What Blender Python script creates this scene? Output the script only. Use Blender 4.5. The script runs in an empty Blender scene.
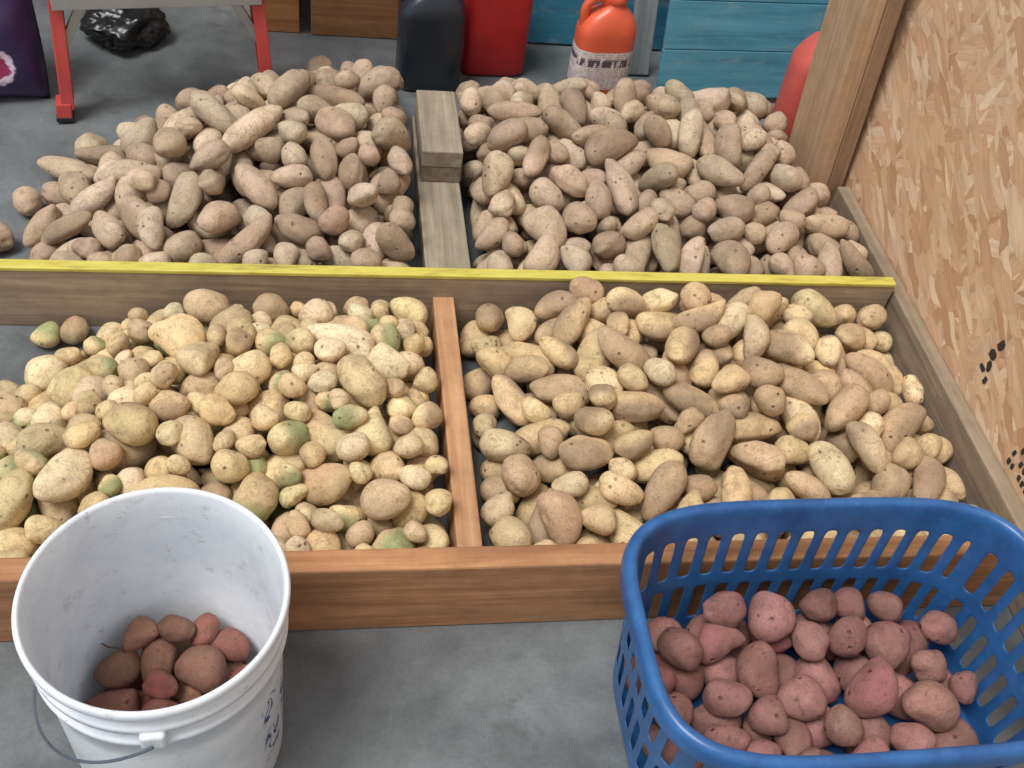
import bpy, bmesh, math, random
import numpy as np
from mathutils import Matrix, Vector, noise as mnoise
random.seed(7); rng=np.random.default_rng(57)
scene=bpy.context.scene
try:
    scene.view_settings.view_transform='Standard'
except Exception: pass

def lin(c,a=1.0):
    r=[]
    for v in c:
        v=v/255.0
        r.append(v/12.92 if v<=0.04045 else ((v+0.055)/1.055)**2.4)
    return (r[0],r[1],r[2],a)

# ---------------------------------------------------------------- materials
class NT:
    def __init__(s,name):
        s.m=bpy.data.materials.new(name); s.m.use_nodes=True
        s.t=s.m.node_tree; s.b=s.t.nodes['Principled BSDF']
    def n(s,typ,props=None,**inp):
        nd=s.t.nodes.new(typ)
        for k,v in (props or {}).items(): setattr(nd,k,v)
        for k,v in inp.items():
            s.set(nd,k.replace('_',' '),v)
        return nd
    def set(s,nd,k,v):
        sock=nd.inputs[int(k)] if k.isdigit() else nd.inputs[k]
        if isinstance(v,bpy.types.NodeSocket): s.t.links.new(v,sock)
        else: sock.default_value=v
    def ramp(s,fac,stops):
        r=s.t.nodes.new('ShaderNodeValToRGB'); el=r.color_ramp.elements
        while len(el)<len(stops): el.new(0.5)
        for e,(p,c) in zip(el,stops):
            e.position=p; e.color=c
        s.t.links.new(fac,r.inputs[0]); return r.outputs[0]
    def mix(s,fac,a,b,mode='MIX'):
        nd=s.t.nodes.new('ShaderNodeMix'); nd.data_type='RGBA'; nd.blend_type=mode
        for i,v in ((0,fac),(6,a),(7,b)):
            if isinstance(v,bpy.types.NodeSocket): s.t.links.new(v,nd.inputs[i])
            else: nd.inputs[i].default_value=v
        return nd.outputs[2]
    def noise(s,vec,scale,detail=4,rough=0.55,dist=0.0):
        return s.n('ShaderNodeTexNoise',Vector=vec,Scale=scale,Detail=detail,Roughness=rough,Distortion=dist).outputs['Fac']
    def coord(s,kind='Object',scale=(1,1,1),rot=(0,0,0),loc=(0,0,0)):
        tc=s.t.nodes.new('ShaderNodeTexCoord')
        mp=s.n('ShaderNodeMapping',Vector=tc.outputs[kind],Scale=scale,Rotation=rot,Location=loc)
        return mp.outputs[0]
    def bump(s,h,strength,dist=0.01):
        b=s.n('ShaderNodeBump',Height=h,Strength=strength,Distance=dist)
        s.t.links.new(b.outputs[0],s.b.inputs['Normal'])
    def base(s,c): s.set(s.b,'Base Color',c)
    def rough(s,v): s.set(s.b,'Roughness',v)

G=lambda v:(v,v,v,1)

def wood(name,c1,c2,axis=0,loc=(0,0,0),dirt=0.35,fine=60):
    m=NT(name)
    sc=[fine,fine,fine]; sc[axis]=2.5
    v=m.coord(scale=tuple(sc),loc=loc)
    f=m.noise(v,1.0,5,0.6,0.6)
    col=m.ramp(f,[(0.3,lin(c1)),(0.7,lin(c2))])
    sc2=[9,9,9]; sc2[axis]=1.4
    f2=m.noise(m.coord(scale=tuple(sc2),loc=loc),1.0,4,0.6,1.2)
    col=m.mix(dirt,col,m.ramp(f2,[(0.35,G(0.35)),(0.65,G(1.0))]),'MULTIPLY')
    f3=m.noise(m.coord(loc=loc),28,6,0.7)
    col=m.mix(0.45,col,m.ramp(f3,[(0.3,G(0.55)),(0.6,G(1.0))]),'MULTIPLY')
    m.base(col); m.rough(0.8); m.bump(f,0.35,0.004)
    return m.m

def plastic(name,c,rough=0.4,var=0.15,scuff=None):
    m=NT(name)
    f=m.noise(m.coord(),14,6,0.65)
    lo=tuple(x*(1-var*2) for x in lin(c)[:3])+(1,)
    col=m.ramp(f,[(0.3,lo),(0.65,lin(c))])
    if scuff:
        f2=m.noise(m.coord(scale=(1,1,1)),45,8,0.75)
        col=m.mix(m.ramp(f2,[(0.56,G(0)),(0.72,G(0.6))]),col,lin(scuff))
    m.base(col); m.rough(rough)
    return m.m

def potato_mat(name,dirt,rough=0.72,spots=1.0,mott=0.7,bump=0.8):
    m=NT(name)
    a=m.n('ShaderNodeAttribute',{'attribute_name':'pc'}).outputs['Vector']
    c=m.n('ShaderNodeAttribute',{'attribute_name':'pcol'}).outputs['Color']
    n1=m.noise(a,20,5,0.6)
    col=m.mix(mott,c,m.ramp(n1,[(0.3,G(0.58)),(0.5,G(0.97)),(0.7,G(1.15))]),'MULTIPLY')
    n2=m.noise(a,34,9,0.8,1.0)
    col=m.mix(m.ramp(n2,[(0.50,G(0)),(0.59,G(0.5*spots)),(0.72,G(0.9*spots))]),col,lin(dirt))
    n4=m.noise(a,90,6,0.8)
    col=m.mix(m.ramp(n4,[(0.57,G(0)),(0.66,G(0.7*spots))]),col,lin(tuple(x*0.62 for x in dirt)))
    n3=m.noise(a,300,4,0.75)
    col=m.mix(0.5,col,m.ramp(n3,[(0.35,G(0.58)),(0.6,G(1.1))]),'MULTIPLY')
    vo=m.n('ShaderNodeTexVoronoi',Vector=a,Scale=44.0,Randomness=1.0)
    eye=m.ramp(vo.outputs['Distance'],[(0.06,G(1)),(0.17,G(0))])
    gate=m.ramp(m.n('ShaderNodeSeparateColor',Color=vo.outputs['Color']).outputs[0],[(0.52,G(0)),(0.54,G(0.75))])
    e2=m.mix(1.0,eye,gate,'MULTIPLY')
    col=m.mix(e2,col,m.mix(0.7,col,lin((62,44,32)),'MIX'))
    m.base(col); m.rough(rough)
    h=m.n('ShaderNodeMath',{'operation':'MULTIPLY_ADD'})
    m.set(h,'0',e2); h.inputs[1].default_value=-1.4; m.set(h,'2',n2)
    m.bump(h.outputs[0],bump,0.005)
    try: m.b.inputs['Specular IOR Level'].default_value=0.25
    except Exception: pass
    return m.m

# ---------------------------------------------------------------- mesh helpers
def new_obj(name,me,mat=None):
    o=bpy.data.objects.new(name,me); scene.collection.objects.link(o)
    if mat: me.materials.append(mat)
    return o
def smooth(o,ang=None):
    for p in o.data.polygons: p.use_smooth=True
def box(name,lo,hi,mat,bev=0.003,segs=2):
    bm=bmesh.new(); bmesh.ops.create_cube(bm,size=1)
    lo=Vector(lo);hi=Vector(hi)
    for v in bm.verts:
        v.co=Vector([(lo[i]+hi[i])/2+v.co[i]*(hi[i]-lo[i]) for i in range(3)])
    if bev: bmesh.ops.bevel(bm,geom=bm.edges[:],offset=bev,segments=segs,affect='EDGES',profile=0.5)
    me=bpy.data.meshes.new(name); bm.to_mesh(me); bm.free()
    return new_obj(name,me,mat)
def beam(name,p0,p1,w,d,mat,side=(1,0,0),bev=0.002):
    p0=Vector(p0);p1=Vector(p1); z=(p1-p0); L=z.length; z.normalize()
    x=Vector(side); x=(x-z*x.dot(z)).normalized(); y=z.cross(x)
    o=box(name,(-w/2,-d/2,0),(w/2,d/2,L),mat,bev)
    M=Matrix((x,y,z)).transposed().to_4x4(); M.translation=p0
    o.data.transform(M); return o
def tube(name,pts,r,mat,closed=False,seg=10):
    cu=bpy.data.curves.new(name,'CURVE'); cu.dimensions='3D'; cu.bevel_depth=r; cu.bevel_resolution=3
    sp=cu.splines.new('POLY'); sp.points.add(len(pts)-1)
    for p,q in zip(sp.points,pts): p.co=(*q,1)
    sp.use_cyclic_u=closed; cu.use_fill_caps=True
    o=bpy.data.objects.new(name,cu); scene.collection.objects.link(o)
    dg=bpy.context.evaluated_depsgraph_get(); me=bpy.data.meshes.new_from_object(o.evaluated_get(dg))
    bpy.data.objects.remove(o); me.materials.clear()
    o=new_obj(name,me,mat); smooth(o); return o
def lathe(name,prof,mat,n=96):
    vs=[];fs=[]
    for (r,z) in prof:
        for i in range(n):
            a=2*math.pi*i/n; vs.append((r*math.cos(a),r*math.sin(a),z))
    for j in range(len(prof)-1):
        for i in range(n):
            k=(i+1)%n; fs.append((j*n+i,j*n+k,(j+1)*n+k,(j+1)*n+i))
    me=bpy.data.meshes.new(name); me.from_pydata(vs,[],fs); me.update()
    o=new_obj(name,me,mat); smooth(o)
    return o
def loft(name,secs,mat,n=48,p=4.0,cap=True):
    vs=[];fs=[]
    for s in secs:
        a,b,z=s[:3]; cx=s[3] if len(s)>3 else 0; pp=s[4] if len(s)>4 else p
        for i in range(n):
            t=2*math.pi*i/n; c=math.cos(t);q=math.sin(t)
            vs.append((cx+a*math.copysign(abs(c)**(2/pp),c),b*math.copysign(abs(q)**(2/pp),q),z))
    for j in range(len(secs)-1):
        for i in range(n):
            k=(i+1)%n; fs.append((j*n+i,j*n+k,(j+1)*n+k,(j+1)*n+i))
    if cap:
        fs.append(tuple(range(n-1,-1,-1))); fs.append(tuple(range((len(secs)-1)*n,len(secs)*n)))
    me=bpy.data.meshes.new(name); me.from_pydata(vs,[],fs); me.update()
    o=new_obj(name,me,mat); smooth(o); return o
def join(objs,name,loc=None,rotz=0,rot=None):
    bpy.ops.object.select_all(action='DESELECT')
    for o in objs: o.select_set(True)
    bpy.context.view_layer.objects.active=objs[0]
    if len(objs)>1: bpy.ops.object.join()
    o=objs[0]; o.name=name; o.data.name=name
    if loc: o.location=loc
    o.rotation_euler=rot if rot else (0,0,rotz)
    return o

# ---------------------------------------------------------------- camera
X=Vector((.9855,-.0019,-.1699)).normalized()
Y=Vector((-.1150,.7290,-.6747)); Y=(Y-X*Y.dot(X)).normalized()
Z=X.cross(Y)
HC=1.45
M=Matrix((X,Y,Z)).to_4x4(); M.translation=(0,0,HC)
cam=bpy.data.cameras.new('camera'); co=bpy.data.objects.new('camera',cam); scene.collection.objects.link(co)
cam.sensor_width=36; cam.lens=1068/1024*36; co.matrix_world=M; scene.camera=co; cam.clip_start=0.02

# ---------------------------------------------------------------- room
mf=NT('concrete')
v=mf.coord()
a1=mf.noise(v,1.3,6,0.6,0.3); a2=mf.noise(v,9,8,0.7); a3=mf.noise(v,160,3,0.6)
c=mf.ramp(a1,[(0.35,lin((80,85,88))),(0.68,lin((132,136,138)))])
c=mf.mix(0.65,c,mf.ramp(a2,[(0.3,G(0.5)),(0.6,G(1.08))]),'MULTIPLY')
c=mf.mix(0.3,c,mf.ramp(a3,[(0.3,G(0.6)),(0.6,G(1.1))]),'MULTIPLY')
a4=mf.noise(v,38,8,0.8)
c=mf.mix(mf.ramp(a4,[(0.62,G(0)),(0.74,G(0.45))]),c,lin((165,160,148)))
a5=mf.noise(v,5,7,0.75,0.6)
c=mf.mix(mf.ramp(a5,[(0.56,G(0)),(0.68,G(0.5))]),c,lin((70,72,72)))
mf.base(c); mf.rough(mf.ramp(a2,[(0.3,G(0.32)),(0.7,G(0.55))])); mf.bump(a2,0.12,0.004)
floor=box('floor',(-3.2,-1.5,-0.06),(1.6,3.7,0),mf.m,0)

# OSB
mo=NT('osb_board')
tc=mo.coord()
def strands(rot,off,cs,sl=12,sw=55):
    v=mo.coord(rot=(rot,0,0),loc=(0,off,off*1.7))
    wv=mo.n('ShaderNodeVectorMath',{'operation':'MULTIPLY'}); 
    mo.set(wv,'0',v); wv.inputs[1].default_value=(1,sl,sw)
    nz=mo.n('ShaderNodeTexNoise',Vector=v,Scale=16.0,Detail=4.0)
    ad=mo.n('ShaderNodeVectorMath',{'operation':'MULTIPLY_ADD'})
    mo.set(ad,'0',nz.outputs['Color']); ad.inputs[1].default_value=(0,0.9,1.3); mo.set(ad,'2',wv.outputs[0])
    vo=mo.n('ShaderNodeTexVoronoi',Vector=ad.outputs[0],Scale=1.0)
    s=mo.n('ShaderNodeSeparateColor',Color=vo.outputs['Color'])
    gn=mo.n('ShaderNodeVectorMath',{'operation':'MULTIPLY'}); mo.set(gn,'0',v); gn.inputs[1].default_value=(1,14,320)
    g=mo.noise(gn.outputs[0],1.0,3,0.6)
    col=mo.ramp(s.outputs[0],cs)
    col=mo.mix(0.45,col,mo.ramp(g,[(0.3,G(0.70)),(0.65,G(1.06))]),'MULTIPLY')
    edge=mo.ramp(vo.outputs['Distance'],[(0.50,G(1.0)),(0.85,G(0.72))])
    col=mo.mix(0.5,col,edge,'MULTIPLY')
    return col,s.outputs[1],vo.outputs['Distance']
cs=[(0.0,lin((196,152,116))),(0.3,lin((214,174,138))),(0.7,lin((225,190,154))),(1.0,lin((238,212,182)))]
A,a_g,ad_=strands(0.55,0.0,cs); B,b_g,bd_=strands(1.25,3.1,cs); C_,c_g,cd_=strands(-0.65,7.7,cs); D,d_g,dd_=strands(2.75,11.7,cs,14,50)
def gate(s,t): return mo.ramp(s,[(t,G(0)),(t+0.02,G(1))])
col=mo.mix(gate(b_g,0.6),A,B); col=mo.mix(gate(c_g,0.55),col,C_); col=mo.mix(gate(d_g,0.6),col,D)
big=mo.noise(tc,3.0,4)
col=mo.mix(0.3,col,mo.ramp(big,[(0.3,G(0.75)),(0.65,G(1.08))]),'MULTIPLY')
sm_=mo.noise(tc,60,6,0.7)
col=mo.mix(mo.ramp(sm_,[(0.62,G(0)),(0.72,G(0.5))]),col,lin((140,96,64)))
mo.base(col); mo.rough(0.6); mo.bump(dd_,0.12,0.002)
WX=1.166
osb=box('wall_right',(WX,-0.9,0.0),(WX+0.012,2.08,2.4),mo.m,0)
blk=plastic('stamp_ink',(56,48,44),0.7)
def blotch(y,z,ry,rz,ang,seed):
    vs=[(WX-0.0006,y,z)]; n_=40
    for i in range(n_):
        t=2*math.pi*i/n_
        c_,s_=math.cos(t),math.sin(t)
        k=1+0.30*mnoise.noise(Vector((c_*1.6+seed,s_*1.6,seed)))+0.30*mnoise.noise(Vector((c_*5,s_*5+seed,3)))
        u,w_=ry*k*math.copysign(abs(c_)**.6,c_),rz*k*math.copysign(abs(s_)**.6,s_)
        vs.append((WX-0.0006,y+u*math.cos(ang)-w_*math.sin(ang),z+u*math.sin(ang)+w_*math.cos(ang)))
    fs=[(0,1+i,1+(i+1)%n_) for i in range(n_)]
    me=bpy.data.meshes.new('b'); me.from_pydata(vs,[],fs); return new_obj('b',me,blk)
bl=[blotch(1.216,0.256,0.008,0.011,0.3,1.0),blotch(1.222,0.228,0.011,0.009,0.1,2.3),blotch(1.214,0.206,0.007,0.010,-0.2,5.1),blotch(1.226,0.190,0.009,0.006,0.3,7.7),blotch(1.205,0.180,0.005,0.009,0.1,8.8)]
for i in range(9):
    for j_ in range(3):
        if (i*5+j_*3)%4==0: continue
        bl.append(blotch(1.055-i*0.013,0.175-j_*0.020,0.0045,0.0065,0.15*math.sin(i*3+j_),20+i*1.7+j_*5))
sk=join(bl,'ink_stain'); sk.parent=osb

wallm=NT('grey_wall'); wallm.base(wallm.ramp(wallm.noise(wallm.coord(),5,5),[(0.3,lin((95,92,86))),(0.7,lin((125,120,112)))])); wallm.rough(0.9)
box('wall_back',(-3.2,3.6,0),(1.6,3.7,2.4),wallm.m,0)
box('wall_side',(1.42,2.09,0),(1.5,3.6,2.4),wallm.m,0)

# ---------------------------------------------------------------- bin lumber
w_front=wood('wood_front',(166,112,74),(202,150,106),0,(0.3,0,0),0.45)
w_div=wood('wood_divider',(172,124,88),(210,164,122),1,(0.7,2,0),0.35)
w_mid=wood('wood_grey',(152,132,112),(190,170,144),0,(2,0,0),0.4)
w_side=wood('wood_side',(136,120,102),(170,150,126),1,(2,5,0),0.45)
w_back=wood('wood_weathered',(140,128,110),(186,172,150),1,(5,5,1),0.35)
w_blk=wood('wood_block',(118,106,90),(160,146,126),1,(8,1,1),0.4)
yel=NT('yellow_paint')
yn=yel.noise(yel.coord(scale=(8,40,40)),1.5,6,0.7)
yc=yel.ramp(yn,[(0.30,lin((150,135,80))),(0.45,lin((196,184,80))),(0.75,lin((218,208,108)))])
yel.base(yc); yel.rough(0.55)
board_front=box('bin_board_front',(-1.5,0.85,0),(1.127,0.888,0.16),w_front,0.004)
m1=box('m1',(-1.6,1.507,0),(1.127,1.527,0.134),w_mid,0.002)
m2=box('m2',(-1.6,1.505,0.1335),(1.127,1.529,0.142),yel.m,0.002)
board_mid=join([m1,m2],'bin_board_middle')
side=box('bin_board_side',(1.134,0.3,0),(1.165,1.87,0.115),w_side,0.003)
side2=box('bin_divider_front',(0.196,0.889,0),(0.236,1.506,0.09),w_div,0.003)
b1=box('b1',(0.192,1.53,0),(0.230,2.12,0.048),w_blk,0.003)
b2=box('b2',(0.187,1.53,0.05),(0.277,2.12,0.089),w_back,0.003)
b3=box('b3',(0.193,1.868,0.0895),(0.279,2.10,0.128),w_blk,0.003)
b4=box('b4',(0.192,1.866,0.1285),(0.278,2.102,0.168),w_back,0.003)
join([b1,b2,b3,b4],'bin_divider_back')

# corner post (stud pair)
cp1=wood('post_side',(176,142,110),(208,176,142),2,(1,1,1),0.25)
cp2=wood('post_face',(140,110,84),(172,140,110),2,(4,1,1),0.25)
p1=box('p1',(-0.080,0.0,0),(-0.036,0.17,2.36),cp1,0.003)
p2=box('p2',(-0.0355,-0.002,0),(0.0,0.17,2.36),cp2,0.003)
post=join([p1,p2],'corner_post',(1.163,1.885,0.004),rot=(math.radians(-2.0),math.radians(-3.2),0))

# ---------------------------------------------------------------- potatoes
def mkico(s):
    bm=bmesh.new(); bmesh.ops.create_icosphere(bm,subdivisions=s,radius=1)
    a=np.array([v.co[:] for v in bm.verts]); f=np.array([[v.index for v in f.verts] for f in bm.faces]); bm.free(); return a,f
ICOS={3:mkico(3),4:mkico(4)}
def shape(a,b,c,lvl=4):
    p=ICOS[lvl][0].copy()
    r=np.ones(len(p))
    amp=rng.uniform(0.7,1.5)
    for k in range(4):
        d=rng.normal(size=3); d/=np.linalg.norm(d)
        r+=amp*rng.uniform(0.02,0.05)*np.sin(p@d*rng.uniform(1.5,3.2)+rng.uniform(0,6.28))
    for k in range(4):
        d=rng.normal(size=3); d/=np.linalg.norm(d)
        r+=amp*rng.uniform(0.006,0.018)*np.sin(p@d*rng.uniform(5,9)+rng.uniform(0,6.28))
    for k in range(rng.integers(4,10)):
        d=rng.normal(size=3); d/=np.linalg.norm(d)
        r-=rng.uniform(0.03,0.08)*np.exp(-((1-p@d)/0.014))
    u=rng.random()
    if u<0.22:
        d=rng.normal(size=3); d/=np.linalg.norm(d); r+=rng.uniform(.12,.32)*np.exp(-((1-p@d)/rng.uniform(0.05,0.14)))
    q=p*r[:,None]
    x=np.sign(q[:,0])*np.abs(q[:,0])**rng.uniform(0.82,0.98)*a
    t=rng.uniform(-0.24,0.24); s=1+t*q[:,0]
    y=q[:,1]*b*s; z=q[:,2]*c*s
    y=y+rng.uniform(-0.3,0.3)*b*(q[:,0]**2-0.4)*1.4
    return np.stack([x,y,z],1),p
def rotm(n,yaw,roll):
    n=n/np.linalg.norm(n)
    x=np.array([math.cos(yaw),math.sin(yaw),0.0]); x=x-n*x.dot(n); x/=np.linalg.norm(x)
    y=np.cross(n,x)
    c,s=math.cos(roll),math.sin(roll)
    return np.stack([x,y*c+n*s,n*c-y*s],1)
RES=0.005
def build_pile(name,bounds,T,blocked,size,palette,mat,K=24,maxn=700,sink=0.005,zfloor=0.0,slope=1.0,tol=0.01,extra=None,thresh=0.018,lvl=4):
    x0,x1,y0,y1=bounds
    nx=int((x1-x0)/RES);ny=int((y1-y0)/RES)
    gx=x0+(np.arange(nx)+.5)*RES; gy=y0+(np.arange(ny)+.5)*RES
    XX,YY=np.meshgrid(gx,gy,indexing='ij')
    TT=T(XX,YY); H=np.full((nx,ny),zfloor); H[blocked(XX,YY)]=2.0
    V=[];C=[];P=[]
    fails=0; cnt=0
    while cnt<maxn and fails<25:
        D=TT-H
        D[H>1.5]=-1
        cand=np.argwhere(D>thresh)
        if len(cand)==0: break
        ax=size(rng)
        a,b,c=ax
        best=None
        for k in range(K):
            i,j=cand[rng.integers(len(cand))]
            i0,i1=max(i-5,0),min(i+6,nx); j0,j1=max(j-5,0),min(j+6,ny)
            patch=H[i0:i1,j0:j1]; ok=patch<1.5
            n=np.array([0,0,1.0])
            if ok.all() and patch.shape[0]>4 and patch.shape[1]>4:
                gxx=(patch[-3:].mean()-patch[:3].mean())/(RES*(patch.shape[0]-3)); gyy=(patch[:,-3:].mean()-patch[:,:3].mean())/(RES*(patch.shape[1]-3))
                g=np.clip(np.array([gxx,gyy])*slope,-0.9,0.9); n=np.array([-g[0],-g[1],1.0])
            n=n+np.append(rng.normal(size=2)*0.18,0)
            R=rotm(n,rng.uniform(0,2*math.pi),rng.uniform(-.5,.5))
            A=R@np.diag([1/a**2,1/b**2,1/c**2])@R.T
            w=int(a/RES)+2
            ia,ib,ja,jb=i-w,i+w+1,j-w,j+w+1
            if ia<0 or ja<0 or ib>nx or jb>ny: continue
            dx=(np.arange(ia,ib)-i)[:,None]*RES; dy=(np.arange(ja,jb)-j)[None,:]*RES
            Bq=A[0,2]*dx+A[1,2]*dy; Cq=A[0,0]*dx*dx+A[1,1]*dy*dy+2*A[0,1]*dx*dy-1
            disc=Bq*Bq-A[2,2]*Cq; msk=disc>0
            sq=np.sqrt(np.where(msk,disc,0)); zt=(-Bq+sq)/A[2,2]; zb=(-Bq-sq)/A[2,2]
            h=H[ia:ib,ja:jb]
            floor_c=-zb[msk].min()+zfloor
            zc=(h-zb)[msk].max()-sink
            zc=max(zc,floor_c)
            sc=zc-TT[i,j]
            if best is None or sc<best[0]: best=(sc,zc,i,j,R,zt,msk,ia,ib,ja,jb)
        if best is None or best[0]>tol: fails+=1; continue
        fails=0
        sc,zc,i,j,R,zt,msk,ia,ib,ja,jb=best
        h=H[ia:ib,ja:jb]; H[ia:ib,ja:jb]=np.where(msk&(h<1.5),np.maximum(h,zc+zt),h)
        q,p=shape(a,b,c,lvl)
        V.append(q@R.T+np.array([gx[i],gy[j],zc])); P.append(q+rng.uniform(-40,40,3)); C.append(palette(rng,p)); cnt+=1
    for e in (extra or []):
        (x,y,z,a,b,c,yaw,nn)=e
        q,p=shape(a,b,c,lvl); R=rotm(np.array(nn,float),yaw,0.2)
        V.append(q@R.T+np.array([x,y,z])); P.append(q+rng.uniform(-40,40,3)); C.append(palette(rng,p)); cnt+=1
    N=len(ICOS[lvl][0]); FF=ICOS[lvl][1]
    Vv=np.concatenate(V); F=np.concatenate([FF+k*N for k in range(cnt)])
    me=bpy.data.meshes.new(name)
    me.vertices.add(len(Vv)); me.vertices.foreach_set('co',Vv.astype(np.float32).ravel())
    me.loops.add(F.size); me.loops.foreach_set('vertex_index',F.astype(np.int32).ravel())
    me.polygons.add(len(F)); me.polygons.foreach_set('loop_start',(np.arange(len(F))*3).astype(np.int32))
    me.polygons.foreach_set('loop_total',np.full(len(F),3,np.int32))
    me.update(calc_edges=True)
    me.polygons.foreach_set('use_smooth',np.ones(len(F),bool))
    at=me.attributes.new('pc','FLOAT_VECTOR','POINT'); at.data.foreach_set('vector',np.concatenate(P).astype(np.float32).ravel())
    at=me.attributes.new('pcol','FLOAT_COLOR','POINT'); at.data.foreach_set('color',np.concatenate(C).astype(np.float32).ravel())
    print('PILE',name,cnt,'fails',fails)
    return new_obj(name,me,mat)

def colarr(p,base,jit=0.08,rs=None):
    b=np.array(lin(base)[:3])*(1+rs.normal()*jit)
    c=np.ones((len(p),4)); c[:,:3]=b*(1+rs.normal(size=3)*0.02); return c
def tint(c,p,rs,col,lo,width=0.5,amt=0.8):
    d=rs.normal(size=3); d/=np.linalg.norm(d)
    w=np.clip((p@d-lo)/width,0,1)*amt
    c[:,:3]=c[:,:3]*(1-w[:,None])+np.array(lin(col)[:3])*w[:,None]
    return c
def pal_back(rs,p):
    base=[(204,180,154),(196,172,146),(210,188,162),(188,164,140)][rs.integers(4)]
    c=colarr(p,base,0.09,rs)
    if rs.random()<0.3: c=tint(c,p,rs,(166,142,118),0.0)
    return c
def pal_left(rs,p):
    base=[(238,214,166),(232,206,158),(240,218,178),(226,198,152),(214,188,150)][rs.integers(5)]
    c=colarr(p,base,0.08,rs)
    u=rs.random()
    if u<0.20: c=tint(c,p,rs,(146,164,112),-0.2,0.7,0.8)
    elif u<0.26: c=tint(c,p,rs,(212,166,134),0.1,0.7,0.6)
    elif u<0.46: c=tint(c,p,rs,(178,152,122),0.0,0.6,0.75)
    return c
def pal_right(rs,p):
    base=[(228,202,158),(222,194,150),(232,208,168),(212,184,144),(202,174,140)][rs.integers(5)]
    c=colarr(p,base,0.09,rs)
    u=rs.random()
    if u<0.03: c=tint(c,p,rs,(170,176,128),0.2,0.6,0.6)
    elif u<0.5: c=tint(c,p,rs,(168,144,120),0.0,0.6,0.85)
    return c
def pal_red(rs,p):
    base=[(162,116,110),(152,108,102),(166,120,112),(156,114,104)][rs.integers(4)]
    c=colarr(p,base,0.12,rs)
    u=rs.random()
    if u<0.4: c=tint(c,p,rs,(162,92,100),0.0,0.8,0.5)
    elif u<0.6: c=tint(c,p,rs,(150,126,106),0.1,0.6,0.45)
    return c
def pal_bucket(rs,p):
    base=[(156,112,92),(146,104,86),(150,98,84)][rs.integers(3)]
    c=colarr(p,base,0.1,rs)
    if rs.random()<0.3: c=tint(c,p,rs,(158,76,74),-0.1,0.7,0.6)
    return c
pm_back=potato_mat('potato_dusty_skin',(154,130,106),0.85,0.85,0.65,0.8)
pm_front=potato_mat('potato_yellow_skin',(164,132,96),0.68,0.9,0.65,0.8)
pm_red=potato_mat('potato_red_skin',(128,100,88),0.6,0.95,0.8,0.8)

def sz_back(r):
    u=r.random()
    l=r.uniform(0.026,0.04) if u<0.30 else (r.uniform(0.04,0.056) if u<0.78 else r.uniform(0.056,0.078))
    w=min(l*0.82,r.uniform(0.024,0.034)); return (l,w,w*r.uniform(0.82,0.95))
def sz_left(r):
    u=r.random()
    l=r.uniform(0.019,0.030) if u<0.56 else (r.uniform(0.030,0.042) if u<0.84 else r.uniform(0.042,0.066))
    w=l*r.uniform(0.70,0.92); w=min(w,0.034); return (l,w,w*r.uniform(0.85,0.97))
def sz_right(r):
    u=r.random()
    l=r.uniform(0.026,0.036) if u<0.25 else (r.uniform(0.036,0.052) if u<0.68 else r.uniform(0.052,0.070))
    w=min(l*0.80,r.uniform(0.024,0.033)); return (l,w,w*r.uniform(0.85,0.95))
def sz_red(r):
    l=r.uniform(0.026,0.048); w=min(l*r.uniform(.7,.9),0.033); return (l,w,w*r.uniform(0.85,0.95))

def halfplane(XX,YY,p,q):
    dx,dy=q[0]-p[0],q[1]-p[1]; L=math.hypot(dx,dy)
    return ((XX-p[0])*dy-(YY-p[1])*dx)/L

# back left
def T_bl(X_,Y_):
    d=np.minimum.reduce([halfplane(X_,Y_,(-0.58,1.5),(-0.54,1.97)),halfplane(X_,Y_,(-0.54,1.97),(-0.25,2.27)),halfplane(X_,Y_,(-0.25,2.27),(0.2,2.38))])
    t=np.minimum(0.195,0.035+0.60*d)
    t=np.where(d<0,0,t)
    cap=0.11+0.26*(Y_-1.53)
    return np.minimum(t,cap)
bl_block=lambda X_,Y_:(X_>0.182)|(Y_<1.536)|((X_>0.16)&(Y_>2.34))|((X_>-0.175)&(X_<-0.09)&(Y_>2.225)&(Y_<2.33))
build_pile('potato_pile',(-0.75,0.19,1.52,2.5),T_bl,bl_block,sz_back,pal_back,pm_back,
  extra=[(-0.02,2.415,0.028,.034,.028,.028,0.5,(0,0,1)),
         (-0.635,1.72,0.027,.033,.028,.027,0.6,(0,0,1)),(-0.60,1.84,0.027,.033,.028,.027,2.0,(0,0,1))])
# back right
def T_br(X_,Y_):
    t=0.11+0.25*(Y_-1.53)
    t=np.minimum(t,0.205)
    t=np.minimum(t,0.205-0.75*np.maximum(Y_-2.07,0))
    t=np.minimum(t,0.09+0.5*(1.13-X_)+0.0*Y_)
    t=np.minimum(t,0.14+0.6*(X_-0.28))
    return t
br_block=lambda X_,Y_:(X_<0.286)|(Y_<1.536)|((X_>1.128)&(Y_<1.9))|((X_>1.068)&(Y_>1.87))|(Y_>2.345)
build_pile('potato_pile',(0.2,1.16,1.52,2.40),T_br,br_block,sz_back,pal_back,pm_back)
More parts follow.
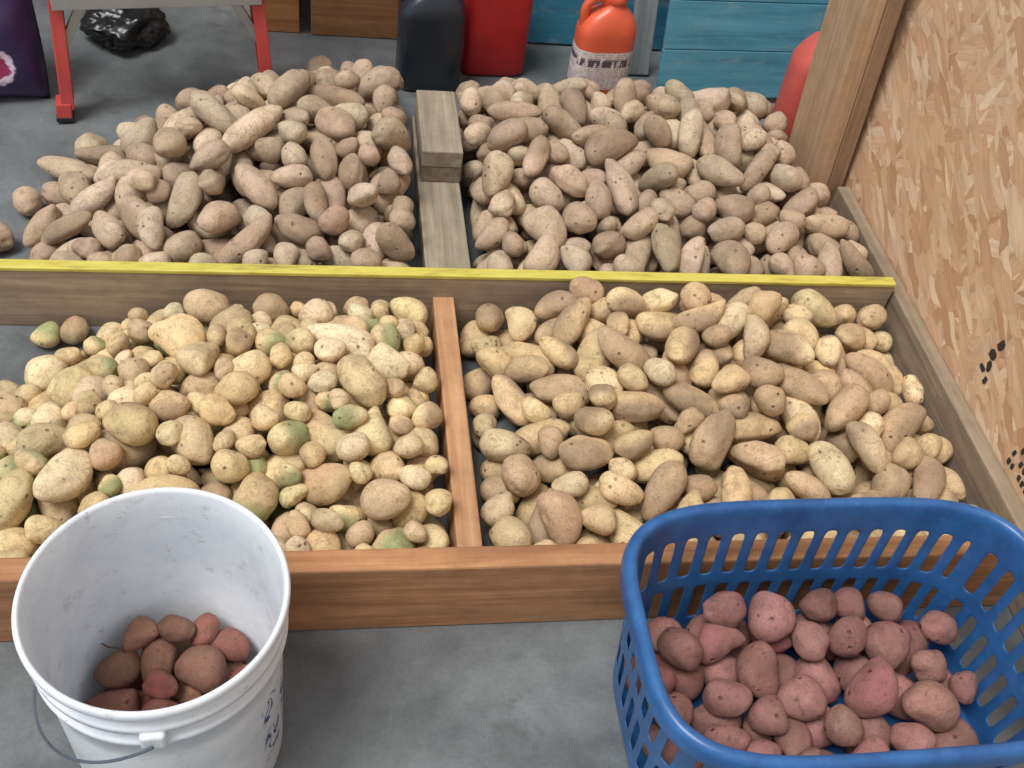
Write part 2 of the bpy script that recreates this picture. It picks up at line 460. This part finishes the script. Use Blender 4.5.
# front left
def T_fl(X_,Y_):
    d=np.minimum.reduce([halfplane(X_,Y_,(-0.70,0.8),(-0.56,1.25)),halfplane(X_,Y_,(-0.56,1.25),(-0.36,1.50))])
    t=np.minimum(0.155,0.035+0.5*d); t=np.where(d<0,0,t)
    t=np.minimum(t,0.078+0.38*(1.5-Y_)); t=np.minimum(t,0.078+0.3*(Y_-0.89))
    t=np.minimum(t,0.10+0.4*(0.19-X_))
    return t
fl_block=lambda X_,Y_:(X_>0.192)|(Y_<0.893)|(Y_>1.502)
build_pile('potato_pile',(-0.85,0.2,0.88,1.515),T_fl,fl_block,sz_left,pal_left,pm_front,maxn=1300,
  extra=[(-0.50,1.46,0.022,.026,.022,.022,0.5,(0,0,1)),(-0.455,1.472,0.024,.028,.025,.024,1.2,(0,0,1)),(-0.535,1.30,0.026,.032,.027,.026,1.2,(0,0,1))])
# front right
def T_fr(X_,Y_):
    t=0.06+0.27*(Y_-0.89)
    t=np.minimum(t,0.155)
    t=np.minimum(t,0.05+0.42*(X_-0.25))
    t=np.minimum(t,0.055+0.32*(1.12-X_)+0.02*(Y_-0.9))
    return t
fr_block=lambda X_,Y_:(X_<0.241)|(Y_<0.893)|(Y_>1.502)|(X_>1.128)
build_pile('potato_pile',(0.23,1.15,0.88,1.515),T_fr,fr_block,sz_right,pal_right,pm_front)

# ---------------------------------------------------------------- bucket
BX,BY=-0.193,0.692
mb=NT('white_plastic')
cb=mb.coord()
n1=mb.noise(cb,9,6,0.7); n2=mb.noise(cb,40,8,0.8)
c=mb.ramp(n1,[(0.3,lin((206,214,224))),(0.6,lin((232,237,242)))])
c=mb.mix(mb.ramp(n2,[(0.57,G(0)),(0.69,G(0.55))]),c,lin((140,130,118)))
sx=mb.n('ShaderNodeSeparateXYZ',Vector=cb)
wv=mb.noise(mb.coord(scale=(20,20,16)),1.0,1,0.5,2.0)
ink=mb.ramp(wv,[(0.455,G(0)),(0.462,G(1)),(0.545,G(1)),(0.552,G(0))])
gz=mb.ramp(sx.outputs[2],[(0.05,G(0)),(0.06,G(1)),(0.22,G(1)),(0.23,G(0))])
gx_=mb.ramp(sx.outputs[0],[(0.110,G(0)),(0.112,G(1))])
rr=mb.n('ShaderNodeVectorMath',{'operation':'LENGTH'}); cxy=mb.n('ShaderNodeCombineXYZ'); mb.set(cxy,'0',sx.outputs[0]); mb.set(cxy,'1',sx.outputs[1]); mb.set(rr,'0',cxy.outputs[0])
ro=mb.n('ShaderNodeMath',{'operation':'MULTIPLY_ADD'}); mb.set(ro,'0',sx.outputs[2]); ro.inputs[1].default_value=-0.0305; mb.set(ro,'2',rr.outputs['Value'])
go=mb.n('ShaderNodeMath',{'operation':'GREATER_THAN'}); mb.set(go,'0',ro.outputs[0]); go.inputs[1].default_value=0.1302
gy_=mb.n('ShaderNodeMath',{'operation':'LESS_THAN'}); mb.set(gy_,'0',sx.outputs[1]); gy_.inputs[1].default_value=0.01
gp=mb.ramp(mb.noise(cb,16,2),[(0.46,G(0)),(0.48,G(1))])
k=mb.mix(1,ink,gz,'MULTIPLY'); k=mb.mix(1,k,gx_,'MULTIPLY'); k=mb.mix(1,k,gy_.outputs[0],'MULTIPLY'); k=mb.mix(1,k,gp,'MULTIPLY'); k=mb.mix(1,k,go.outputs[0],'MULTIPLY')
c=mb.mix(k,c,lin((56,76,136)))
mb.base(c); mb.rough(0.35)
prof=[(0.0,0.004),(0.125,0.004),(0.130,0.0),(0.1315,0.004),(0.1385,0.24),(0.1395,0.285),(0.1455,0.287),(0.1465,0.291),(0.1462,0.298),(0.1405,0.300),
      (0.1415,0.318),(0.1475,0.320),(0.1480,0.326),(0.1475,0.331),(0.1425,0.333),(0.1430,0.350),(0.1480,0.352),(0.1505,0.356),(0.1510,0.364),(0.1495,0.368),(0.147,0.3695),(0.1445,0.368),(0.1432,0.364),
      (0.1415,0.33),(0.1370,0.24),(0.1295,0.012),(0.124,0.007),(0.0,0.007)]
bk=lathe('bk',prof,mb.m,128)
wire=plastic('galvanised_wire',(120,128,140),0.35); wire.node_tree.nodes['Principled BSDF'].inputs['Metallic'].default_value=0.7
ears=[]
for s in (-1,1):
    e=box('ear',(-0.014,-0.007,-0.014),(0.014,0.007,0.014),mb.m,0.005,3)
    e.data.transform(Matrix.Translation((0,s*0.1475,0.309))); ears.append(e)
pts=[]
for i in range(41):
    f=math.pi*i/40; pts.append((-0.160*math.sin(f),-0.158*math.cos(f),0.309-0.125*math.sin(f)))
bail=tube('bail',pts,0.0019,wire)
join([bk]+ears+[bail],'plastic_bucket',(BX,BY,0.0),math.radians(3))
def T_bk(X_,Y_):
    r=np.hypot(X_-BX,Y_-BY); return np.where(r<0.125,0.078+0.42*(Y_-BY),0)
bk_block=lambda X_,Y_: np.hypot(X_-BX,Y_-BY)>0.127
def sz_bk(r):
    l=r.uniform(0.022,0.040); w=min(.030,l*r.uniform(.72,.88)); return (l,w,w*.92)
pb=build_pile('red_potato_pile',(BX-.14,BX+.14,BY-.14,BY+.14),T_bk,bk_block,sz_bk,pal_bucket,pm_red,zfloor=0.009,slope=0.6,tol=0.02,K=14)
rootm=plastic('root_brown',(96,70,52),0.8)
rt=tube('root_tail',[(-0.250,0.752,0.095),(-0.262,0.754,0.122),(-0.272,0.757,0.134),(-0.284,0.756,0.139),(-0.292,0.758,0.146)],0.0011,rootm); rt.parent=pb

# ---------------------------------------------------------------- laundry basket
mbl=NT('blue_plastic')
nb=mbl.noise(mbl.coord(),16,7,0.7)
c=mbl.ramp(nb,[(0.3,lin((34,76,128))),(0.65,lin((50,104,164)))])
n2=mbl.noise(mbl.coord(),60,8,0.8)
c=mbl.mix(mbl.ramp(n2,[(0.58,G(0)),(0.72,G(0.35))]),c,lin((140,150,160)))
mbl.base(c); mbl.rough(0.33)
n=4.2
sa,sb=0.294,0.180
def perim(a,b,N):
    th=np.linspace(0,2*math.pi,8001); c=np.cos(th); s=np.sin(th)
    x=a*np.sign(c)*np.abs(c)**(2/n); y=b*np.sign(s)*np.abs(s)**(2/n)
    L=np.concatenate([[0],np.cumsum(np.hypot(np.diff(x),np.diff(y)))]); t=np.linspace(0,L[-1],N+1)[:-1]
    return np.stack([np.interp(t,L,x),np.interp(t,L,y)],1)
N=184
ring=perim(sa,sb,N)
zs=[0.0,0.006,0.02,0.035]+[0.045+0.019*i for i in range(5)]+[0.128,0.140]+[0.148+0.0215*i for i in range(5)]+[0.245,0.262,0.28]
ztop=0.285
def scl(z):
    t=z/ztop
    return 0.90+0.10*t
rows=[]
for z in zs:
    k=scl(z)
    if z==0.0: k=k-0.012
    rows.append([(p[0]*(1-(1-k)*0.7),p[1]*(1-(1-k)*1.5),z) for p in ring])
def offs(p,o,z):
    gx=np.sign(p[0])*abs(p[0]/sa)**(n-1)/sa; gy=np.sign(p[1])*abs(p[1]/sb)**(n-1)/sb; L=math.hypot(gx,gy)
    return (p[0]+gx/L*o,p[1]+gy/L*o,z)
for o_,z in ((0.002,0.287),(0.007,0.2895),(0.013,0.288),(0.017,0.283),(0.018,0.272),(0.018,0.258)):
    rows.append([offs(p,o_,z) for p in ring])
vs=[v for r in rows for v in r]; fs=[]
def hole(i,j):
    z0=zs[j] if j<len(zs) else 9
    c=i%4
    if c not in (1,2): return False
    inrow=(0.044<z0<0.12) or (0.147<z0<0.233)
    if not inrow: return False
    p=ring[i]
    if abs(p[0])>sa*0.86 and abs(p[1])>sb*0.80: return False
    return True
for j in range(len(rows)-1):
    for i in range(N):
        k=(i+1)%N
        if hole(i,j): continue
        fs.append((j*N+i,j*N+k,(j+1)*N+k,(j+1)*N+i))
b0=len(vs)
for f in (0.7,0.35):
    vs+= [(p[0]*f,p[1]*f,0.0) for p in rows[0]]
c0=len(vs); vs.append((0,0,0))
for i in range(N):
    k=(i+1)%N
    fs.append((i,b0+i,b0+k,k)); fs.append((b0+i,b0+N+i,b0+N+k,b0+k)); fs.append((b0+N+i,c0,b0+N+k))
me=bpy.data.meshes.new('basket'); me.from_pydata(vs,[],fs); me.update()
bmx=bmesh.new(); bmx.from_mesh(me); 
loose=[v for v in bmx.verts if not v.link_faces]; bmesh.ops.delete(bmx,geom=loose,context='VERTS')
bmesh.ops.recalc_face_normals(bmx,faces=bmx.faces[:]); bmx.to_mesh(me); bmx.free()
bo=new_obj('laundry_basket',me,mbl.m)
md=bo.modifiers.new('s','SOLIDIFY'); md.thickness=0.0028; md.offset=0
md=bo.modifiers.new('ss','SUBSURF'); md.levels=2; md.render_levels=2
dg=bpy.context.evaluated_depsgraph_get(); me2=bpy.data.meshes.new_from_object(bo.evaluated_get(dg))
bo.modifiers.clear(); bo.data=me2; smooth(bo)
KX,KY=0.696,0.671
bo.location=(KX,KY,0.002); bo.rotation_euler=(0,0,math.radians(0.5))
def T_kb(X_,Y_):
    return 0.100+0.05*(Y_-KY)/0.18-0.02*((X_-KX)/0.25)**2
kb_block=lambda X_,Y_:(np.abs((X_-KX)/0.264)**4.2+np.abs((Y_-KY)/0.146)**4.2)>1
build_pile('red_potato_pile',(KX-.33,KX+.33,KY-.2,KY+.2),T_kb,kb_block,sz_red,pal_red,pm_red,zfloor=0.006)

# ---------------------------------------------------------------- step ladder
redf=plastic('red_fibreglass',(196,76,72),0.45,0.12)
alu=plastic('aluminium',(186,192,196),0.35,0.1); alu.node_tree.nodes['Principled BSDF'].inputs['Metallic'].default_value=0.5
rub=plastic('black_rubber',(30,30,32),0.8)
L0=Vector((-0.587,2.19,0)); R0=Vector((-0.130,2.275,0))
ax=(R0-L0).normalized(); back=Vector((-ax.y,ax.x,0))
Ht=1.72; inw=0.09; lean=0.30
def rail(f,z,side):
    b=L0 if side<0 else R0
    return b+ax*(-side*inw*z/Ht)+back*(lean*z/Ht)+Vector((0,0,z))
parts=[]
for s_ in (-1,1):
    parts.append(beam('rail',rail(0,0.03,s_),rail(0,Ht,s_),0.010,0.055,redf,side=tuple(ax)))
    for e in (-1,1):
        o_=ax*(-s_*0.009)+back*(e*0.0235)
        parts.append(beam('flange',rail(0,0.03,s_)+o_,rail(0,Ht,s_)+o_,0.028,0.008,redf,side=tuple(ax)))
    parts.append(beam('foot',rail(0,0.0,s_),rail(0,0.04,s_),0.032,0.060,redf,side=tuple(ax)))
    parts.append(beam('pad',rail(0,0.0,s_),rail(0,0.010,s_),0.036,0.064,rub,side=tuple(ax)))
    rb=(L0 if s_<0 else R0)+back*0.95+ax*(s_*0.02)
    rt=rail(0,Ht-0.03,s_)+back*0.05
    parts.append(beam('rear',rb,rt,0.022,0.04,redf,side=tuple(ax)))
for i in range(1,6):
    z=0.285*i
    a=rail(0,z,-1);b=rail(0,z,1)
    parts.append(beam('step',a,b,0.012,0.085,alu,side=(0,0,1)))
    parts.append(beam('lip',a-back*0.04-Vector((0,0,.016)),b-back*0.04-Vector((0,0,.016)),0.034,0.006,alu,side=(0,0,1)))
    for s_ in (-1,1):
        if i==1:
            q=rail(0,z-0.13,s_)+ax*(-s_*0.012); r_=rail(0,z-0.01,s_)+ax*(-s_*0.075)
            parts.append(beam('brace',q,r_,0.012,0.02,alu,side=tuple(back)))
parts.append(beam('top',rail(0,Ht,-1)-ax*0.04+back*0.06,rail(0,Ht,1)+ax*0.04+back*0.06,0.05,0.16,redf,side=(0,0,1)))
for z in (0.35,0.95):
    k=z/Ht
    pa=(L0+back*0.95-ax*0.02).lerp(rail(0,Ht,-1)+back*0.05,k); pb_=(R0+back*0.95+ax*0.02).lerp(rail(0,Ht,1)+back*0.05,k)
    parts.append(beam('rear_rung',pa,pb_,0.03,0.012,alu,side=(0,0,1)))
join(parts,'step_ladder')

# ---------------------------------------------------------------- containers
def jug(name,w,d,h,mat,capmat,loc,rz=0,label=None,handle=True,capx=0.0,round_=4.0):
    a,b=w/2,d/2
    secs=[(a*.90,b*.90,0,0,round_),(a*.97,b*.97,0.006,0,round_),(a,b,0.016,0,round_),(a,b,h*.30,0,round_),(a,b,h*.62,0,round_),(a*.985,b*.98,h*.67,0,round_),(a*.90,b*.90,h*.74,capx*.2,round_*.9),
          (a*.70,b*.74,h*.81,capx*.45,3.0),(a*.45,b*.55,h*.86,capx*.8,2.4),(0.024,0.024,h*.89,capx,2),(0.021,0.021,h*.93,capx,2)]
    ps=[loft('body',secs,mat)]
    ps.append(loft('cap',[(0.025,0.025,h*.915,capx,2),(0.026,0.026,h*.92,capx,2),(0.025,0.025,h*.985,capx,2),(0.020,0.020,h,capx,2)],capmat,n=32))
    if handle:
        s=-1 if capx>=0 else 1
        x1=capx+s*0.018; x2=s*a*.86
        pts=[(x1,0,h*.87),(x1+s*.012,0,h*.93),((x1+x2)/2,0,h*.955),(x2-s*.008,0,h*.90),(x2,0,h*.82),(x2-s*0.002,0,h*.70)]
        P_=[Vector(p) for p in pts]; out=[]
        for i in range(len(P_)-1):
            p0=P_[max(i-1,0)];p1=P_[i];p2=P_[i+1];p3=P_[min(i+2,len(P_)-1)]
            for t in np.linspace(0,1,6)[:-1]:
                out.append(tuple(0.5*((2*p1)+(p2-p0)*t+(2*p0-5*p1+4*p2-p3)*t*t+(3*p1-p0-3*p2+p3)*t**3)))
        out.append(tuple(P_[-1]))
        ps.append(tube('handle',out,0.0115,mat))
    if label:
        ps.append(loft('label',[(a*1.006,b*1.006,h*.14,0,round_),(a*1.008,b*1.008,h*.15,0,round_),(a*1.008,b*1.008,h*.50,0,round_),(a*1.004,b*1.004,h*.51,0,round_)],label,cap=False))
    return join(ps,name,loc,rz)
orange=plastic('orange_plastic',(226,100,68),0.35,0.1)
lab=NT('printed_label'); 
lc=lab.coord()
tn=lab.noise(lab.coord(scale=(260,1,200)),0.35,2,0.9); stripes=lab.n('ShaderNodeTexWave',{'bands_direction':'Z'},Vector=lc,Scale=55.0)
tx=lab.mix(1,lab.ramp(tn,[(0.46,G(0)),(0.52,G(0.6))]),lab.ramp(stripes.outputs['Fac'],[(0.45,G(0)),(0.55,G(1))]),'MULTIPLY')
lb=lab.mix(tx,lin((222,212,210)),lin((110,84,96)))
lz=lab.n('ShaderNodeSeparateXYZ',Vector=lc)
band=lab.ramp(lz.outputs[2],[(0.098,G(0)),(0.100,G(1)),(0.120,G(1)),(0.122,G(0))])
bt=lab.ramp(lab.noise(lab.coord(scale=(90,1,20)),1.0,1),[(0.47,G(0)),(0.5,G(0.9))])
lb=lab.mix(lab.mix(1,band,bt,'MULTIPLY'),lb,lin((60,40,70)))
lab.base(lb); lab.rough(0.5)
jug('orange_jug',0.148,0.10,0.275,orange,orange,(0.680,2.405,0),math.radians(4),lab.m,True,0.012,3.2)
blackp=plastic('black_plastic',(40,46,56),0.3,0.2)
jug('black_oil_jug',0.155,0.12,0.305,blackp,blackp,(0.245,2.42,0),math.radians(2),None,True,0.03,5)
redp=plastic('red_plastic',(176,36,38),0.4,0.12)
jug('red_gas_can',0.170,0.16,0.36,redp,blackp,(0.415,2.53,0),math.radians(3),None,True,0.03,6)
redp2=plastic('red_plastic_faded',(210,96,84),0.5,0.1)
jug('red_fuel_jug',0.15,0.13,0.36,redp2,redp2,(1.168,2.195,0),math.radians(-6),None,False,0.02,3.2)

# ---------------------------------------------------------------- blue wood panels
def bluem(name,c1,c2):
    m=NT(name)
    f=m.noise(m.coord(scale=(3,30,45)),1.0,5,0.6,0.5)
    col=m.ramp(f,[(0.3,lin(c1)),(0.65,lin(c2))])
    f2=m.noise(m.coord(scale=(1,1,2)),14,8,0.75)
    col=m.mix(m.ramp(f2,[(0.54,G(0)),(0.72,G(0.7))]),col,lin((150,165,165)))
    m.base(col); m.rough(0.6); m.bump(f,0.2,0.003); return m.m
bl1=bluem('blue_paint',(64,124,146),(96,160,182)); bl2=bluem('blue_paint_dark',(40,104,134),(62,138,166))
def panel(name,w,h,pl,mat,loc,rot):
    ps=[];z=0
    while z<h-0.01:
        z2=min(z+pl,h)
        ps.append(box('plank',(0,-0.009,z+0.0008),(w,0.009,z2-0.0008),mat,0.002)); z=z2
    ps.append(box('batten',(0.05,0.0095,0.02),(0.12,0.028,h-0.02),mat,0.003))
    ps.append(box('batten',(w-0.12,0.0095,0.02),(w-0.05,0.028,h-0.02),mat,0.003))
    return join(ps,name,loc,rot=rot)
panel('blue_wood_panel',0.46,0.75,0.125,bl1,(0.845,2.40,0.004),(math.radians(-9),math.radians(-2),0))
panel('blue_wood_panel',0.42,0.80,0.25,bl2,(0.49,2.64,0.004),(math.radians(-6),0,0))
greyb=wood('wood_bluegrey',(128,138,142),(176,182,182),2,(3,2,1),0.3)
gb=box('leaning_board',(0,-0.01,0),(0.06,0.01,0.95),greyb,0.003); gb.location=(0.785,2.50,0.003); gb.rotation_euler=(math.radians(-8),math.radians(-3),0)

# plywood crates at the back
ply=wood('plywood_orange',(164,108,62),(200,144,94),0,(3,3,3),0.25)
ply2=wood('plywood_brown',(138,92,58),(176,128,84),0,(6,3,3),0.3)
def crate(name,lo,hi,mat):
    t=0.015; x0,y0,z0=lo;x1,y1,z1=hi
    ps=[box('a',(x0,y0,z0),(x1,y0+t,z1),mat,.002),box('b',(x0,y1-t,z0),(x1,y1,z1),mat,.002),
        box('c',(x0,y0+t,z0),(x0+t,y1-t,z1),mat,.002),box('d',(x1-t,y0+t,z0),(x1,y1-t,z1),mat,.002),box('e',(x0+t,y0+t,z0),(x1-t,y1-t,z0+t),mat,.002)]
    return join(ps,name)
crate('plywood_crate',(-0.045,2.615,0.001),(0.24,2.95,0.36),ply2)
crate('plywood_crate',(-0.20,2.62,0.001),(-0.075,2.90,0.40),ply)

# ---------------------------------------------------------------- purple soil bag
mp_=NT('purple_bag_print')
vc=mp_.coord()
nb_=mp_.noise(vc,8,5,0.6)
c=mp_.ramp(nb_,[(0.3,lin((38,28,60))),(0.7,lin((70,50,100)))])
grd=mp_.n('ShaderNodeVectorMath',{'operation':'DISTANCE'})
sxx=mp_.n('ShaderNodeSeparateXYZ',Vector=vc)
cxz=mp_.n('ShaderNodeCombineXYZ'); mp_.set(cxz,'0',sxx.outputs[0]); mp_.set(cxz,'2',sxx.outputs[2])
mp_.set(grd,'0',cxz.outputs[0]); grd.inputs[1].default_value=(-0.722,0.0,0.09)
wob=mp_.n('ShaderNodeMath',{'operation':'MULTIPLY_ADD'}); mp_.set(wob,'0',mp_.noise(vc,60,2)); wob.inputs[1].default_value=0.03; mp_.set(wob,'2',grd.outputs['Value'])
c=mp_.mix(mp_.ramp(wob.outputs[0],[(0.050,G(1)),(0.052,G(0))]),c,lin((222,206,222)))
c=mp_.mix(mp_.ramp(wob.outputs[0],[(0.040,G(1)),(0.042,G(0))]),c,lin((150,50,90)))
mp_.base(c); mp_.rough(0.35)
def bag(name,cx,cy,w,h,d,mat):
    nu,nv=40,48; vs=[];fs=[]
    for sgn in (-1,1):
        for j in range(nv+1):
            for i in range(nu+1):
                u=i/nu*2-1; v=j/nv*2-1
                t=max(0,(1-abs(u)**3.5))*max(0,(1-abs(v)**4))
                wob=0.012*math.sin(7*u+4*v)+0.008*math.sin(13*v-5*u)
                pinch=1-0.05*abs(v)**4
                vs.append((cx+u*w/2*pinch-0.04*(v+1)/2,cy+sgn*(d/2*t**0.6)+wob*t+0.12*(v+1)/2*0.8,0.014+(v+1)/2*h+0.01*math.sin(5*u)*(v+1)/2))
    n1_=(nu+1)*(nv+1)
    for s in (0,1):
        for j in range(nv):
            for i in range(nu):
                a=s*n1_+j*(nu+1)+i; q=(a,a+1,a+nu+2,a+nu+1)
                fs.append(q if s==0 else q[::-1])
    me=bpy.data.meshes.new(name); me.from_pydata(vs,[],fs)
    b_=bmesh.new(); b_.from_mesh(me); bmesh.ops.remove_doubles(b_,verts=b_.verts[:],dist=0.0005)
    zm=min(v.co.z for v in b_.verts)
    for v in b_.verts: v.co.z-=zm-0.001
    b_.to_mesh(me); b_.free()
    o=new_obj(name,me,mat); smooth(o); return o
bag('soil_bag',-0.83,2.26,0.42,0.55,0.13,mp_.m)

# crumpled black plastic bag on the floor behind the ladder
bagm=plastic('black_film',(30,31,34),0.28,0.25)
bm=bmesh.new(); bmesh.ops.create_icosphere(bm,subdivisions=5,radius=1)
for v in bm.verts:
    p=v.co.normalized()
    r=1+0.28*mnoise.noise(p*1.7+Vector((3,1,2)))+0.16*abs(mnoise.noise(p*4.5))-0.10*abs(mnoise.noise(p*9+Vector((5,5,5))))
    v.co=Vector((p.x*r*0.092,p.y*r*0.10,max(p.z*r*0.055+0.035,0)))
me=bpy.data.meshes.new('black_plastic_bag'); bm.to_mesh(me); bm.free()
bgo=new_obj('black_plastic_bag',me,bagm); smooth(bgo); bgo.location=(-0.50,2.56,0.001)

# ---------------------------------------------------------------- light
w=bpy.data.worlds.new('daylight'); scene.world=w; w.use_nodes=True
bg=w.node_tree.nodes['Background']; bg.inputs[0].default_value=(0.94,0.97,1.0,1); bg.inputs[1].default_value=0.68
sn=bpy.data.lights.new('daylight_sun','SUN'); so=bpy.data.objects.new('daylight_sun',sn); scene.collection.objects.link(so)
sn.energy=3.0; sn.angle=math.radians(26); sn.color=(1.0,0.98,0.95)
so.rotation_euler=Vector((0.40,0.18,-1.0)).to_track_quat('-Z','Y').to_euler(); so.location=(-1,-1,3)
